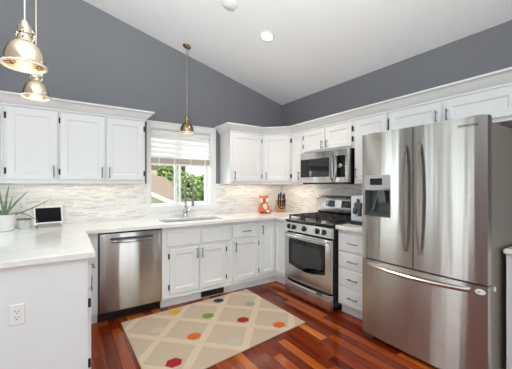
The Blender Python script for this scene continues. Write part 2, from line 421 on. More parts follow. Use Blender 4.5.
t = thing('corner_wall_cabinet', 'white diagonal-front wall cabinet in the room corner above the fox jar', 'cabinet', (-.61, -.31, 1.36), -PI/4, GW)
Li = Matrix.Rotation(PI/4, 4, 'Z') @ Matrix.Translation((.61, .31, 0))
pts = [Li @ Vector((x, y, 0)) for x, y in ((-.609, -.31), (-.31, -.609), (-.002, -.609), (-.002, -.002), (-.609, -.002))]
MB().poly([(p.x, p.y) for p in pts], 'z', 0, .74).build('body', 'paint', t, 0)
door(t, .022, .40, ZD0, ZD1, .06, .115, .409)
t = wall_cab('narrow white wall cabinet between the corner cabinet and the microwave', -.61, .24, True)
door(t, .022, .216, ZD0, ZD1, .186, .115, .012, stile=.045)
t = wall_cab('short white two-door wall cabinet above the microwave', -.85, .825, True, z0=1.765)
door(t, .022, .395, .025, .29, .365, .085, .012, L=.1); door(t, .413, .797, .025, .29, .445, .085, .806, L=.1)
t = wall_cab('tall white wall cabinet right of the microwave, next to the refrigerator', -1.675, .41, True)
door(t, .02, .392, ZD0, ZD1, .05, .115)
t = wall_cab('wide white two-door wall cabinet above the refrigerator', -2.085, 1.02, True, z0=1.815)
door(t, .012, .482, .03, .24, .452, .12, .004, L=.1); door(t, .505, .99, .03, .24, .535, .12, L=.1)
def crown(name, label, path, ends):
    """sweep the crown profile along a plan path; profile = (outward, z)"""
    prof = [(.0, 2.068), (.010, 2.072), (.010, 2.088), (.022, 2.096), (.04, 2.122), (.052, 2.142), (.058, 2.152), (.080, 2.156), (.084, 2.16), (.084, 2.174), (.0, 2.174)]
    n = len(path); rs = []
    for i, p in enumerate(path):
        p = Vector(p)
        d0 = (p-Vector(path[i-1])).normalized() if i else None
        d1 = (Vector(path[i+1])-p).normalized() if i < n-1 else None
        if d0 is None: d0 = d1
        if d1 is None: d1 = d0
        n0 = Vector((d0.y, -d0.x)); n1 = Vector((d1.y, -d1.x)); mt = (n0+n1).normalized(); k = 1/max(.3, mt.dot(n0))
        rs.append([(p.x+mt.x*k*q[0], p.y+mt.y*k*q[0], q[1]) for q in prof])
    o = MB().rings(rs).build(name, 'paint', None, 25); return tag(o, label, 'moulding', 'crown mouldings on the wall cabinets')
crown('crown_molding', 'white crown moulding along the cabinets left of the window', [(-3.88, -.311), (-2.249, -.311), (-2.249, -.002)], 1)
crown('crown_molding', 'long white crown moulding running round the room corner to above the refrigerator', [(-1.151, -.002), (-1.151, -.311), (-.61, -.311), (-.311, -.61), (-.311, -3.105)], 1)

CT = .925; CB = .885      # countertop top / underside
def base_cab(label, x, w, wallB=False, depth=.59, kick=True, name='base_cabinet'):
    if wallB: t = thing(name, label, 'cabinet', (-.60, x, 0), B0, GB)
    else: t = thing(name, label, 'cabinet', (x, -.60, 0), A0, GB)
    b = MB().box(.001, w-.001, 0, depth, .10, CB-.001)
    if kick: b.box(.001, w-.001, .055, depth, 0, .10)
    b.build('body', 'paint', t, 0); return t
# corner piece between peninsula and dishwasher
t = base_cab('white blind corner cabinet between the peninsula and the dishwasher', -3.86, 1.115)
# sink base
t = thing('base_cabinet', 'white sink base cabinet with two doors under the sink', 'cabinet', (-2.14, -.60, 0), A0, GB)
b = MB().box(.001, .844, 0, .59, .10, .66); b.box(.001, .844, .055, .59, 0, .10); b.build('body', 'paint', t, 0)
MB().box(.001, .844, 0, .07, .66, CB-.001).build('face_frame', 'paint', t, 0)
for x0, x1 in ((.001, .02), (.825, .844)): MB().box(x0, x1, .07, .59, .66, CB-.001).build('side_panel', 'paint', t, 0)
for x0, x1 in ((.05, .43), (.452, .836)): MB().front(x0, x1, .672, .826, 0, stile=0).build('false_drawer_front', 'paint', t, 25)
door(t, .082, .415, .15, .638, .392, .57, .073); door(t, .429, .766, .15, .638, .452, .57, .775)
MB().box(.03, .82, -.012, 0, .105, .135, .003).build('bottom_rail', 'paint', t); MB().box(.05, .815, -.006, 0, .64, .668, .002).build('apron_rail', 'paint', t)
t = base_cab('white base cabinet with one drawer over one door right of the sink', -1.293, .413)
d = MB().front(.017, .405, .69, .832, 0, stile=0).build('drawer', 'paint', t, 25); handle(d, .211, .762, -.02, True)
door(t, .017, .399, .145, .658, .05, .575, .406)
# L-shaped corner cabinet with a two-leaf corner door
t = thing('corner_base_cabinet', 'white L-shaped corner base cabinet beside the range with two tall narrow door leaves', 'cabinet', (-.88, -.60, 0), A0, GB)
b = MB().cells([.001, .28, .87], [-.318, 0, .59], lambda x, y: not (x < .28 and y < 0), .10, CB-.001)
b.cells([.001, .335, .87], [-.318, .055, .59], lambda x, y: not (x < .335 and y < .055), 0, .10); b.build('body', 'paint', t, 0)
door(t, .018, .258, .155, .834, .045, .755, None, stile=.05)
d = MB(); d.front(.025, .29, .155, .834, 0, stile=.05)
for q in d.bm.verts: q.co = Matrix.Translation((.28, 0, 0)) @ Matrix.Rotation(-PI/2, 4, 'Z') @ q.co
d.build('door', 'paint', t, 25)
# four-drawer cabinet right of the range
t = base_cab('white four-drawer base cabinet between the range and the refrigerator', -1.692, .413, True)
for z0, z1 in ((.672, .838), (.50, .645), (.31, .478), (.122, .29)):
    d = MB().front(.015, .398, z0, z1, 0, stile=0).build('drawer', 'paint', t, 25); handle(d, .206, (z0+z1)/2, -.02, True)
# base cabinet right of the refrigerator, cut off by the frame
t = base_cab('white base cabinet at the right edge beyond the refrigerator', -3.065, .75, True, .54)
t.location.x = -.56; door(t, .05, .70, .13, .83, None)
# peninsula
t = thing('peninsula_cabinet', 'white peninsula cabinet with plain end panel in the left foreground', 'cabinet', (-2.885, -1.63, 0), PI/2, GB)
b = MB().box(0, 1.02, 0, .98, .10, CB-.001); b.box(0, 1.02, .055, .98, 0, .10); b.build('body', 'paint', t, 0)
MB().box(-.012, 0, .0, .965, 0, CB-.001).build('end_panel', 'paint', t, 0)
for x0, x1 in ((.02, .49), (.51, .99)):
    d = MB().front(x0, x1, .69, .84, 0, stile=0).build('drawer', 'paint', t, 25); handle(d, (x0+x1)/2, .765, -.02, True)
    door(t, x0, x1, .13, .665, x1-.04 if x0 < .1 else x0+.04, .58, x0+.001 if x0 < .1 else x1)

# countertops
b = MB(); X = [-3.95, -2.845, -2.08, -1.30, -.65, -.009]; Y = [-1.665, -.925, -.65, -.50, -.165, -.009]
def keep(x, y):
    if -2.08 < x < -1.30 and -.50 < y < -.165: return False
    if y < -.65: return x < -2.845 or (x > -.65 and y > -.925)
    return True
b.cells(X, Y, keep, CB, CT)
o = b.build('countertop', 'quartz', None, 0); tag(o, 'long white quartz countertop from the peninsula past the sink to the range', 'countertop', 'quartz countertops')
o.modifiers.new('edge', 'BEVEL').width = .004
o = MB().box(-.65, -.009, -2.108, -1.692, CB, CT, .004).build('countertop', 'quartz'); tag(o, 'short white quartz countertop between the range and the refrigerator', 'countertop', 'quartz countertops')
o = MB().box(-.588, -.009, -3.82, -3.055, CB, CT-.005, .008).build('countertop', 'quartz'); tag(o, 'white countertop corner at the right edge beyond the refrigerator', 'countertop', 'quartz countertops')

# sink, faucet
t = thing('kitchen_sink', 'stainless undermount sink in the counter below the window', 'sink', (-1.69, -.33, .70))
b = MB(); x0, x1, y0, y1 = -.40, .40, -.178, .173
def rect(i, z): return [(x0+i, y0+i, z), (x1-i, y0+i, z), (x1-i, y1-i, z), (x0+i, y1-i, z)]
b.rings([rect(-.012, .184), rect(.012, .184), rect(.03, .02), rect(.05, .0)], cap=False)
b.face([b.v(p) for p in rect(.05, 0)]); b.build('basin', 'sinksteel', t, 0)
MB().lathe([(.045, .003), (.045, .006), (.03, .004), (.001, .004)], (0, 0, 0), 20).build('drain', 'chrome', t)
t = thing('kitchen_faucet', 'tall chrome spring-neck pull-down faucet behind the sink', 'faucet', (-1.69, -.085, CT), math.radians(12))
MB().lathe([(.034, 0), (.034, .006), (.027, .012), (.026, .09), (.02, .10), (.0195, .16), (.016, .17), (.013, .18)], (0, 0, 0), 20).build('base', 'chrome', t)
pts = [(0, 0, .17), (0, 0, .30), (0, 0, .43)] + [(0, -.085+.085*math.cos(a), .43+.085*math.sin(a)) for a in [PI*k/10 for k in range(1, 11)]] + [(0, -.17, .40), (0, -.17, .25)]
MB().tube(pts, [.0125, .0125, .0125]+[.0115]*5+[.009]*7, 10).build('neck', 'nickel', t)
L = [Vector(p) for p in pts]; sp_ = []; acc = []
for a, b_ in zip(L, L[1:]):
    for k in range(12): acc.append(a.lerp(b_, k/12))
dist = 0; turns = []
for i, p in enumerate(acc[4:], 4):
    d = acc[min(i+1, len(acc)-1)]-acc[i-1]
    if d.length < 1e-6: continue
    d.normalize(); s1 = Vector((1, 0, 0)); s2 = d.cross(s1).normalized(); dist += (acc[i]-acc[i-1]).length
    ph = dist/.011*2*PI*.25
    turns.append(p+(s1*math.cos(ph)+s2*math.sin(ph))*.0135)
MB().tube(turns, .0026, 5).build('spring', 'nickel', t)
MB().lathe([(.010, .17), (.013, .165), (.014, .12), (.016, .10), (.019, .075), (.001, .073)][::-1], (0, -.17, .08), 16).build('spray_head', 'nickel', t)
MB().tube([(0, 0, .24), (0, -.08, .25), (0, -.155, .215)], .0045, 8).build('docking_arm', 'nickel', t)
b = MB().cyl((.02, 0, .07), (.045, 0, .07), .012); b.tube([(.045, 0, .07), (.055, 0, .09), (.065, -.01, .15)], [.008, .007, .006]); b.build('lever', 'chrome', t)

# toe-kick vent
o = thing('toe_kick_vent', 'bronze slatted air vent in the toe kick below the sink cabinet', 'vent', (-1.69, -.548, 0))
MB().box(.02, .32, 0, .002, .015, .09).build('backing', 'black', o)
b = MB(); frame_xz(b, .02, .32, .012, .094, -.008, .0, .01)
for k in range(11): b.box(.042+k*.0245, .048+k*.0245, -.006, -.001, .02, .086)
b.build('grille', simple('bronze_grille', (74, 62, 44), .5, .4), o)

# ------------------------------------------------------------------ dishwasher
t = thing('dishwasher', 'stainless steel dishwasher with a scooped bar handle, left of the sink cabinet', 'dishwasher', (-2.742, -.60, 0), A0)
b = MB().box(.001, .598, .005, .57, .105, CB-.004); b.box(.001, .598, .06, .5, .002, .105); b.build('body', 'black', t, 0)
b = MB().box(.010, .592, -.028, .004, .108, .868, .006, seg=2); b.build('door', 'steel', t)
prof = lambda s_: -.034-.020*math.sin(PI*s_)
b = MB(); n = 16; rs = []
for k in range(n+1):
    s_ = k/n; x = .095+.41*s_; y = -.024-.03*math.sin(PI*s_)**.6; h = .010+.004*math.sin(PI*s_); zc = .795-.008*math.sin(PI*s_)
    rs.append([(x, y, zc-h), (x, y-.008, zc-h*.3), (x, y-.006, zc+h*.9), (x, y+.004, zc+h), (x, y+.008, zc+h*.2), (x, y+.006, zc-h*.8)])
b.rings(rs).build('handle', 'steel', t)
MB().box(.10, .50, -.030, -.027, .803, .826).build('handle_pocket', 'darkpl', t, 0)

# ------------------------------------------------------------------ range
t = thing('gas_range', 'stainless steel freestanding gas range with black cooktop and oven window', 'range', (-.66, -.928, 0), B0)
RW = .76
b = MB().box(.002, RW-.002, .0, .63, .06, .90); b.box(.03, RW-.03, .05, .6, 0, .06); b.build('body', 'black', t, 0)
b = MB().poly([(0, .775), (-.045, .785), (-.025, .885), (0, .895)], 'x', .004, RW-.004); b.build('control_panel', 'steelfine', t)
for i, x in enumerate((.075, .155, .335, .545, .64)):
    R = Matrix.Translation((x, -.038, .836)) @ Matrix.Rotation(PI/2-.19, 4, 'X')
    k = MB().lathe([(.031, 0), (.031, .006), (.025, .01), (.022, .03), (.018, .034), (.001, .034)], (0, 0, 0), 20, mat=R).build('knob', 'blackmatte', t)
    MB().box(-.009, .009, -.022, .022, .02, .042, .003, mat=R).build('knob_grip', 'satin', k)
b = MB().box(.006, RW-.006, -.045, -.002, .20, .762, .006, seg=2); d = b.build('oven_door', 'steelfine', t)
pts = [(.085, .70), (RW-.085, .70), (RW-.085, .385)] + [(RW-.085-(RW-.17)*k/12, .385-.045*math.sin(PI*k/12)) for k in range(1, 12)] + [(.085, .385)]
MB().poly(pts, 'y', -.048, -.044).build('oven_window', 'blackglass', d, 0)
q = [(.145, .645), (RW-.145, .645), (RW-.145, .42), (RW/2, .395), (.145, .42)]
MB().poly(q, 'y', -.0495, -.047).build('oven_window_glass', simple('tinted_oven_glass', (52, 53, 55), .06), d, 0)
b = MB(); b.tube([(.04+(RW-.08)*k/14, -.075-.018*math.sin(PI*k/14), .738) for k in range(15)], .0115, 10)
for x in (.05, RW-.05): b.cyl((x, -.045, .738), (x, -.078, .738), .010)
b.build('handle', 'steelfine', d)
b = MB().box(.006, RW-.006, -.045, -.002, .012, .182, .006, seg=2); d = b.build('storage_drawer', 'steelfine', t)
b = MB(); rs = []
for k in range(15):
    s_ = k/14; x = .02+(RW-.04)*s_; y = -.048-.03*math.sin(PI*s_)**.7; rs.append([(x, -.043, .182), (x, y, .178), (x, y-.004, .162), (x, y+.004, .152), (x, -.043, .150)])
b.rings(rs).build('handle', 'chrome', d)
b = MB().box(.0, RW, -.035, .60, .893, .918, .006, seg=2); b.build('cooktop', 'black', t)
MB().box(.03, RW-.03, .01, .53, .9175, .9195).build('cooktop_sheen_sheet', 'steelside', t, 0)  # added steel sheet, stands for the pale reflections between the grates
for gx in (.02, .275, .53):
    b = MB(); w_ = .21; zt = .976
    for yy in (.03, .15, .27, .39, .51): b.box(gx, gx+w_, yy-.006, yy+.006, zt-.018, zt, .003)
    for xx in (gx, gx+w_/2, gx+w_): b.box(xx-.006, xx+.006, .02, .53, zt-.018, zt, .003)
    for yy in (.03, .27, .51):
        for xx in (gx, gx+w_): b.box(xx-.007, xx+.007, yy-.007, yy+.007, .915, zt)
        b.cyl((gx+w_/2, yy, zt-.008), (gx+w_/2, yy, zt+.006), .011)
    b.build('grate', 'iron', t, 0)
for x, y, r_ in ((.125, .13, .045), (.125, .41, .038), (.38, .27, .05), (.635, .13, .05), (.635, .41, .036)):
    k = MB().lathe([(r_+.012, .917), (r_+.012, .925), (r_*.8, .929), (.001, .929)], (x, y, 0), 20).build('burner', 'nickel', t)
    MB().lathe([(r_*.75, .928), (r_*.75, .936), (.001, .938)], (x, y, 0), 20).build('burner_cap', 'blackmatte', k)
b = MB().box(.012, RW-.012, .535, .62, .915, 1.02); b.build('backguard_base', 'blackglass', t, 0)
pts = [(.515, 1.0), (.505, 1.02), (.525, 1.19), (.545, 1.206), (.625, 1.206), (.625, 1.0)]
b = MB().poly(pts, 'x', 0, RW); bgd = b.build('backguard', 'steelfine', t, 60)
sl = (.525-.505)/(1.175-1.02)
def tilt(x0, x1, z0, z1, th): return [(.505+sl*(z0-1.02)-th, z0), (.505+sl*(z1-1.02)-th, z1), (.505+sl*(z1-1.02)+.002, z1), (.505+sl*(z0-1.02)+.002, z0)]
MB().poly(tilt(0, 0, 1.06, 1.155, .002), 'x', .155, .605).build('display_panel', 'steelfine', bgd, 0)
MB().poly(tilt(0, 0, 1.065, 1.15, .004), 'x', .165, .325).build('clock_display', 'blackglass', bgd, 0)
MB().poly(tilt(0, 0, 1.065, 1.15, .004), 'x', .43, .595).build('touch_pad', 'blackglass', bgd, 0)

# ------------------------------------------------------------------ microwave
t = thing('microwave', 'stainless over-the-range microwave with black window and side handle', 'microwave', (-.355, -.888, 1.36), B0)
MW, MH = .772, .40
MB().box(.003, MW-.003, .0, .34, .012, MH).build('body', 'black', t, 0)
MB().box(.02, MW-.02, -.02, .30, -.004, .014).build('vent_base', 'black', t, 0)
d = MB().box(0, .585, -.05, 0, .015, MH-.002, .008, seg=2).build('door', 'steelfine', t)
MB().poly([(.012, .085), (.502, .085), (.502, .315), (.012, .315)], 'y', -.053, -.048).build('window', 'blackglass', d, 0)
b = MB(); b.tube([(.556, -.05-.045*math.sin(PI*k/14)**.6, .035+.32*k/14) for k in range(15)], [.008+.003*math.sin(PI*k/14) for k in range(15)], 10); b.build('handle', 'nickel', d)
p = MB().box(.588, MW, -.048, 0, .015, MH-.002, .008, seg=2).build('control_panel', 'steelfine', t)
MB().box(.615, .735, -.051, -.046, .075, .325).build('keypad', 'blackglass', p, 0)
MB().lathe([(.028, 0), (.026, .02), (.022, .024), (.001, .024)], mat=Matrix.Translation((.675, -.05, .205)) @ Matrix.Rotation(PI/2, 4, 'X'), seg=20).build('dial', 'chrome', p)

# ------------------------------------------------------------------ refrigerator
t = thing('refrigerator', 'stainless french-door refrigerator with ice dispenser in the right foreground', 'refrigerator', (-.722, -2.113, 0), B0)
FW = .924; bul = .012
def fy(x): return -.062-bul*(1-((x-FW/2)/(FW/2))**2)
MB().box(.008, FW-.008, .0, .66, .03, 1.755, .004).build('body', 'sidepaint', t, 0)
def slab(b, x0, x1, z0, z1, yb=-.006, rl=.0, rr=.0):
    n = 12; front = []
    for k in range(n+1):
        x = x0+(x1-x0)*k/n; front.append((x, fy(x)))
    if rl: front = [(x0, fy(x0)+rl)] + [(x0+rl*.3, fy(x0)+rl*.3)] + [p for p in front if p[0] > x0+rl]
    if rr: front = [p for p in front if p[0] < x1-rr] + [(x1-rr*.3, fy(x1)+rr*.3), (x1, fy(x1)+rr)]
    b.poly([(x0, yb)] + front + [(x1, yb)], 'z', z0, z1)
ZS = .70; XM = FW/2
DX0, DX1, DZ0, DZ1 = .038, .278, 1.075, 1.43
b = MB(); slab(b, 0, XM-.003, ZS+.005, DZ0, rl=.012); slab(b, 0, DX0, DZ0, DZ1-.12, rl=.012); slab(b, DX1, XM-.003, DZ0, DZ1-.12); slab(b, 0, XM-.003, DZ1-.12, 1.79, rl=.012)
ld = b.build('left_door', 'steel', t, 40)
# dispenser: recessed dark niche, pale control head with a small dark display
b = MB(); y0, y1 = fy(.15)-.0, -.012
yl, yr = fy(DX0)-.004, fy(DX1)-.004
b.rings([[(DX0, yl, DZ0), (DX1, yr, DZ0), (DX1, yr, 1.315), (DX0, yl, 1.315)], [(DX0+.01, yl, DZ0+.012), (DX1-.01, yr, DZ0+.012), (DX1-.01, yr, 1.305), (DX0+.01, yl, 1.305)],
         [(DX0+.03, y1, DZ0+.04), (DX1-.03, y1, DZ0+.04), (DX1-.03, y1, 1.295), (DX0+.03, y1, 1.295)]], cap=False)
b.face([b.v(p) for p in [(DX0+.03, y1, DZ0+.04), (DX1-.03, y1, DZ0+.04), (DX1-.03, y1, 1.295), (DX0+.03, y1, 1.295)]])
b.build('dispenser_niche', 'darkpl', ld, 0)
b = MB(); b.poly([(DX0, yl), (DX1, yr), (DX1, yr+.02), (DX0, yl+.02)], 'z', 1.30, DZ1); b.build('dispenser_panel', 'graypl', ld, 0)
def onp(x, e): return yl+(yr-yl)*(x-DX0)/(DX1-DX0)-e
MB().poly([(.09, onp(.09, .002)), (.205, onp(.205, .002)), (.205, onp(.205, -.002)), (.09, onp(.09, -.002))], 'z', 1.345, 1.40).build('dispenser_display', 'blackglass', ld, 0)
b = MB(); b.poly([(.15, 1.30), (.215, 1.30), (.235, 1.20), (.165, 1.19)], 'y', -.062, -.03); b.build('dispenser_spout', 'midpl', ld, 0)
MB().poly([(.15, 1.29), (.165, 1.29), (.10, 1.11), (.08, 1.11)], 'y', -.045, -.03).build('dispenser_lever', 'midpl', ld, 0)
b = MB(); slab(b, XM+.003, FW, ZS+.005, 1.79, rr=.012); rd = b.build('right_door', 'steel', t, 40)
def vhandle(x, par):
    b = MB(); n = 18; rs = []
    for k in range(n+1):
        s_ = k/n; z = .83+.82*s_; bow = math.sin(PI*s_)**.6
        y = fy(x)-.006-.052*bow; wd = .012+.002*math.sin(PI*s_); dp = .011
        rs.append([(x-wd, y, z), (x-wd*.5, y-dp, z), (x+wd*.5, y-dp, z), (x+wd, y, z), (x+wd*.5, y+dp*.9, z), (x-wd*.5, y+dp*.9, z)])
    b.rings(rs); return b.build('handle', 'steelside', par)
vhandle(XM-.055, ld); vhandle(XM+.055, rd)
b = MB(); slab(b, 0, FW, .04, ZS-.006, rl=.012, rr=.012); fd = b.build('freezer_drawer', 'steel', t, 40)
b = MB(); n = 20; rs = []
for k in range(n+1):
    s_ = k/n; x = .068+.765*s_; y = fy(x)-.008-.036*math.sin(PI*s_)**.5; z = .652-.012*math.sin(PI*s_); h = .015
    rs.append([(x, y+.008, z-h), (x, y-.006, z-h*.6), (x, y-.01, z+h*.4), (x, y, z+h), (x, y+.01, z+h*.6)])
b.rings(rs).build('handle', 'satin', fd)
cx_ = .881
b = MB(); b.lathe([(.030, 0), (.027, .004), (.001, .004)], mat=Matrix.Translation((cx_, fy(cx_)+.002, .655)) @ Matrix.Rotation(PI/2, 4, 'X') @ Matrix.Diagonal((1, .62, 1, 1)), seg=24); e_ = b.build('oval_emblem', 'plastic', fd)
b = MB(); b.lathe([(.010, 0), (.009, .003), (.001, .003)], mat=Matrix.Translation((cx_-.004, fy(cx_)-.001, .655)) @ Matrix.Rotation(PI/2, 4, 'X') @ Matrix.Diagonal((1, .6, 1, 1)), seg=16); b.build('emblem_mark', 'graypl', fd)
MB().lathe([(.017, 0), (.016, .004), (.001, .004)], mat=Matrix.Translation((FW-.008, .075, .655)) @ Matrix.Rotation(PI/2, 4, 'Y'), seg=20).build('side_cap', 'plastic', t)
for x in (.05, FW-.12): MB().box(x, x+.09, -.05, .11, 1.754, 1.80, .006).build('hinge_cover', 'steelside', t)
MB().box(.01, FW-.01, .0, .05, .010, .039).build('base_grille', 'blackmatte', t, 0)
for x in (.02, FW-.10):
    MB().box(x, x+.08, -.055, .06, 0, .036, .010, seg=2).build('foot', 'darkpl', t)
def text(body, size, name, mat, parent, mat4, ext=.001):
    cu = bpy.data.curves.new(name, 'FONT'); cu.body = body; cu.size = size; cu.extrude = ext; cu.space_character = 1.12; cu.align_x = 'CENTER'; cu.align_y = 'CENTER'
    tmp = bpy.data.objects.new('tmp', cu); COL.objects.link(tmp); dg = bpy.context.evaluated_depsgraph_get(); dg.update()
    me = bpy.data.meshes.new_from_object(tmp.evaluated_get(dg)); bpy.data.objects.remove(tmp); me.transform(mat4); me.materials.clear(); me.materials.append(M[mat]); me.name = name
    o = bpy.data.objects.new(name, me); COL.objects.link(o); o.parent = parent; return o
lx = .815
text('SAMSUNG', .0235, 'lettering', 'black', rd, Matrix.Translation((lx, fy(lx)-.0015, 1.737)) @ Matrix.Rotation(math.atan2(fy(lx+.03)-fy(lx-.03), .06), 4, 'Z') @ Matrix.Rotation(PI/2, 4, 'X'))

# ------------------------------------------------------------------ window shade
t = thing('window_shade', 'white folded fabric shade half lowered over the sink window', 'window shade', (0, 0, 0))
x0, x1 = WX0+.016, WX1-.016
MB().box(x0, x1, .008, .055, 2.0, 2.056, .003).build('headrail', 'trim', t)
zt, ht = 2.0, .060
for k in range(5):
    za, zb = zt-k*ht, zt-(k+1)*ht
    MB().poly([(.056, za), (.050, za-.018), (.008, zb+.006), (.003, zb-.002), (.008, zb-.006), (.046, zb+.010), (.058, za-.012)], 'x', x0, x1).build('fold', 'shade', t, 60)
zb = zt-5*ht
MB().poly([(.03, zb+.004), (.010, zb-.002), (.006, zb-.035), (.010, zb-.07), (.03, zb-.072)], 'x', x0, x1).build('folded_hem', 'taupe', t)
for q in (.10, .30, .52, .73): MB().box(x0+q-.005, x0+q+.005, .002, .008, zb-.07, zb+.002).build('cord_clip', 'shade', t)
MB().box(x0, x1, .008, .03, zb-.098, zb-.0725, .003).build('bottom_rail', 'trim', t)

# ------------------------------------------------------------------ outlets and switches
GO = 'white wall outlets and switches'
def outlet(label, loc, rz, w=.07, h=.115, kind='outlet'):
    t = thing('outlet' if kind == 'outlet' else 'light_switch', label, 'outlet' if kind == 'outlet' else 'switch', loc, rz, GO)
    MB().box(-w/2, w/2, -.006, 0, 0, h, .003).build('cover_plate', 'plastic', t)
    for q in ([0] if w < .1 else [-.023, .023]):
        MB().box(q-.0165, q+.0165, -.008, -.005, .024, .091, .002).build('insert', 'plastic', t)
        if kind == 'outlet':
            b = MB()
            for z in (.042, .075):
                b.box(q-.0085, q-.0055, -.0088, -.007, z-.001, z+.008); b.box(q+.0045, q+.0075, -.0088, -.007, z-.001, z+.007); b.box(q-.003, q+.003, -.0088, -.007, z-.012, z-.006)
            b.build('sockets', 'slot', t, 0)
        else:
            MB().box(q-.006, q+.006, -.013, -.007, .048, .067, .002).build('toggle', 'plastic', t)
outlet('white outlet on the white peninsula end panel in the left foreground', (-3.229, -1.642, .558), 0)
outlet('white switch plate on the backsplash above the dishwasher', (-2.487, -.008, 1.07), 0, kind='switch')
outlet('white double switch plate on the backsplash just left of the window', (-2.30, -.008, 1.06), 0, .115, kind='switch')
outlet('white outlet on the backsplash right of the window, left of the fox jar', (-.88, -.008, 1.06), 0)
outlet('white outlet on the backsplash behind the aloe leaves', (-3.375, -.008, 1.085), 0)
outlet('white outlet on the backsplash partly behind the smart display', (-3.185, -.008, 1.085), 0)

# ------------------------------------------------------------------ things on the counter
t = thing('aloe_plant', 'green aloe plant in a white pot on the peninsula counter', 'plant', (-3.465, -.27, CT))
MB().lathe([(.058, 0), (.068, .006), (.076, .12), (.078, .15), (.071, .15), (.069, .128), (.001, .128)], (0, 0, 0), 28).build('pot', 'ceramic', t)
MB().lathe([(.069, .120), (.069, .131), (.04, .136), (.001, .137)], (0, 0, 0), 20).build('soil', 'soil', t)
def leaf(tip, mid, w0):
    n = 12; rs = []; A = Vector((0, 0, .128)); Mi = Vector(mid); T = Vector(tip)
    for k in range(n+1):
        s_ = k/n; p = A*(1-s_)**2+Mi*2*s_*(1-s_)+T*s_*s_
        d = ((Mi-A)*(1-s_)+(T-Mi)*s_).normalized(); side = d.cross(Vector((.12, -1, .1))).normalized(); nn = side.cross(d)
        ww = .72*w0*(1-s_)**.75*(.75+.6*s_)+.0008
        rs.append([p-side*ww+nn*ww*.3, p+nn*ww*-.15, p+side*ww+nn*ww*.3, p-nn*ww*.42])
    MB().rings(rs).build('leaf', 'aloe', t, 60)
for a_ in (((.03, -.01, .42), (.0, 0, .28), .020), ((.17, -.03, .365), (.04, -.01, .22), .018), ((.345, -.06, .285), (.13, -.03, .15), .013), ((-.12, -.02, .33), (-.05, -.03, .2), .026),
           ((.05, .02, .315), (.03, .0, .2), .015), ((.25, -.09, .07), (.13, -.05, .215), .010), ((-.16, -.05, .20), (-.07, -.03, .17), .018), ((-.05, .05, .40), (-.03, .02, .26), .018)): leaf(*a_)
t = thing('candle_jar', 'small pale glass candle jar between the aloe pot and smart display', 'candle', (-3.335, -.215, CT))
MB().lathe([(.048, 0), (.053, .006), (.054, .09), (.051, .094), (.049, .09), (.048, .07), (.001, .07)], (0, 0, 0), 24).build('jar', 'candle', t)
MB().lathe([(.0555, .086), (.0555, .098), (.001, .099)], (0, 0, 0), 24).build('lid', 'wick', t)
t = thing('smart_display', 'white smart display with dark screen standing on the peninsula counter', 'smart display', (-3.142, -.20, CT), math.radians(12)); t.scale = (1.12, 1.12, 1.42)
TM = Matrix.Translation((0, 0, .018)) @ Matrix.Rotation(math.radians(-17), 4, 'X')
MB().box(-.108, .108, -.008, .008, 0, .135, .007, TM, 2).build('bezel', 'plastic', t)
MB().box(-.094, .094, -.0095, -.006, .016, .119, 0, TM).build('screen', 'screen', t, 0)
b = MB(); b.poly([(-.03, 0), (.05, 0), (.04, .02), (.028, .07), (-.01, .02)], 'x', -.085, .085); b.build('stand', simple('gray_fabric', (150, 146, 140), .9), t)
# fox-shaped jar
t = thing('fox_cookie_jar', 'orange ceramic fox-shaped cookie jar on the corner counter', 'cookie jar', (-.51, -.20, CT), math.radians(-30))
prof = [(.062, 0), (.082, .01), (.087, .045), (.080, .09), (.064, .13), (.05, .155), (.046, .165)]
MB().lathe(prof+[(.001, .165)], (0, 0, 0), 28).build('body', 'fox', t)
b = MB().ball((0, -.008, .205), (.068, .06, .055)); b.ball((0, -.062, .195), (.024, .03, .02)); h = b.build('head', 'fox', t)
for s_ in (-1, 1):
    MB().lathe([(.027, 0), (.021, .016), (.011, .030), (.001, .036)], mat=Matrix.Translation((s_*.043, 0, .235)) @ Matrix.Rotation(s_*.35, 4, 'Y') @ Matrix.Diagonal((1, .55, 1, 1)), seg=14).build('ear', 'fox', h)
    MB().ball((s_*.038, -.047, .195), (.032, .022, .034)).build('cheek', 'foxwhite', h)
    MB().ball((s_*.034, -.0685, .206), .006, 10, 8).build('eye', 'foxdark', h)
    MB().ball((s_*.035, -.072, .018), (.026, .03, .018)).build('paw', 'foxdark', t)
MB().ball((0, -.092, .197), (.009, .007, .007), 10, 8).build('nose', 'foxdark', h)
MB().ball((.012, -.060, .085), (.036, .026, .062)).build('belly', 'foxwhite', t)
MB().tube([(.07, -.0, .03), (.1, -.03, .028), (.092, -.075, .03), (.06, -.098, .032)], [.018, .026, .026, .018], 12).build('tail', 'fox', t)
MB().ball((.048, -.103, .034), (.024, .017, .018)).build('tail_tip', 'foxwhite', t)
# knife block
t = thing('knife_block', 'wooden knife block full of black-handled knives in the counter corner', 'knife block', (-.20, -.225, CT), math.radians(-30)); t.scale = (1.15, 1.15, 1.12)
MB().poly([(-.055, 0), (.08, 0), (.08, .15), (.045, .17), (-.055, .075)], 'x', -.062, .062).build('block', 'woodlight', t)
dirv = Vector((0, -.42, .90)).normalized()
for i in range(8):
    x, s_, L_ = ((-.042, .2, .10), (-.014, .16, .09), (.018, .2, .095), (.044, .24, .10), (-.034, .72, .125), (-.004, .78, .135), (.028, .7, .12), (.046, .85, .11))[i]
    p = Vector((x, -.055+.10*s_, .075+.095*s_))
    k = MB().tube([p-dirv*.005, p+dirv*.02, p+dirv*L_*.6, p+dirv*L_], [.0095, .010, .0125, .011], 8).build('knife_handle', 'blackmatte', t)
    MB().ball(p+dirv*(L_+.001), (.0085, .0085, .004), 10, 6).build('handle_cap', 'chrome', k)
b = MB()
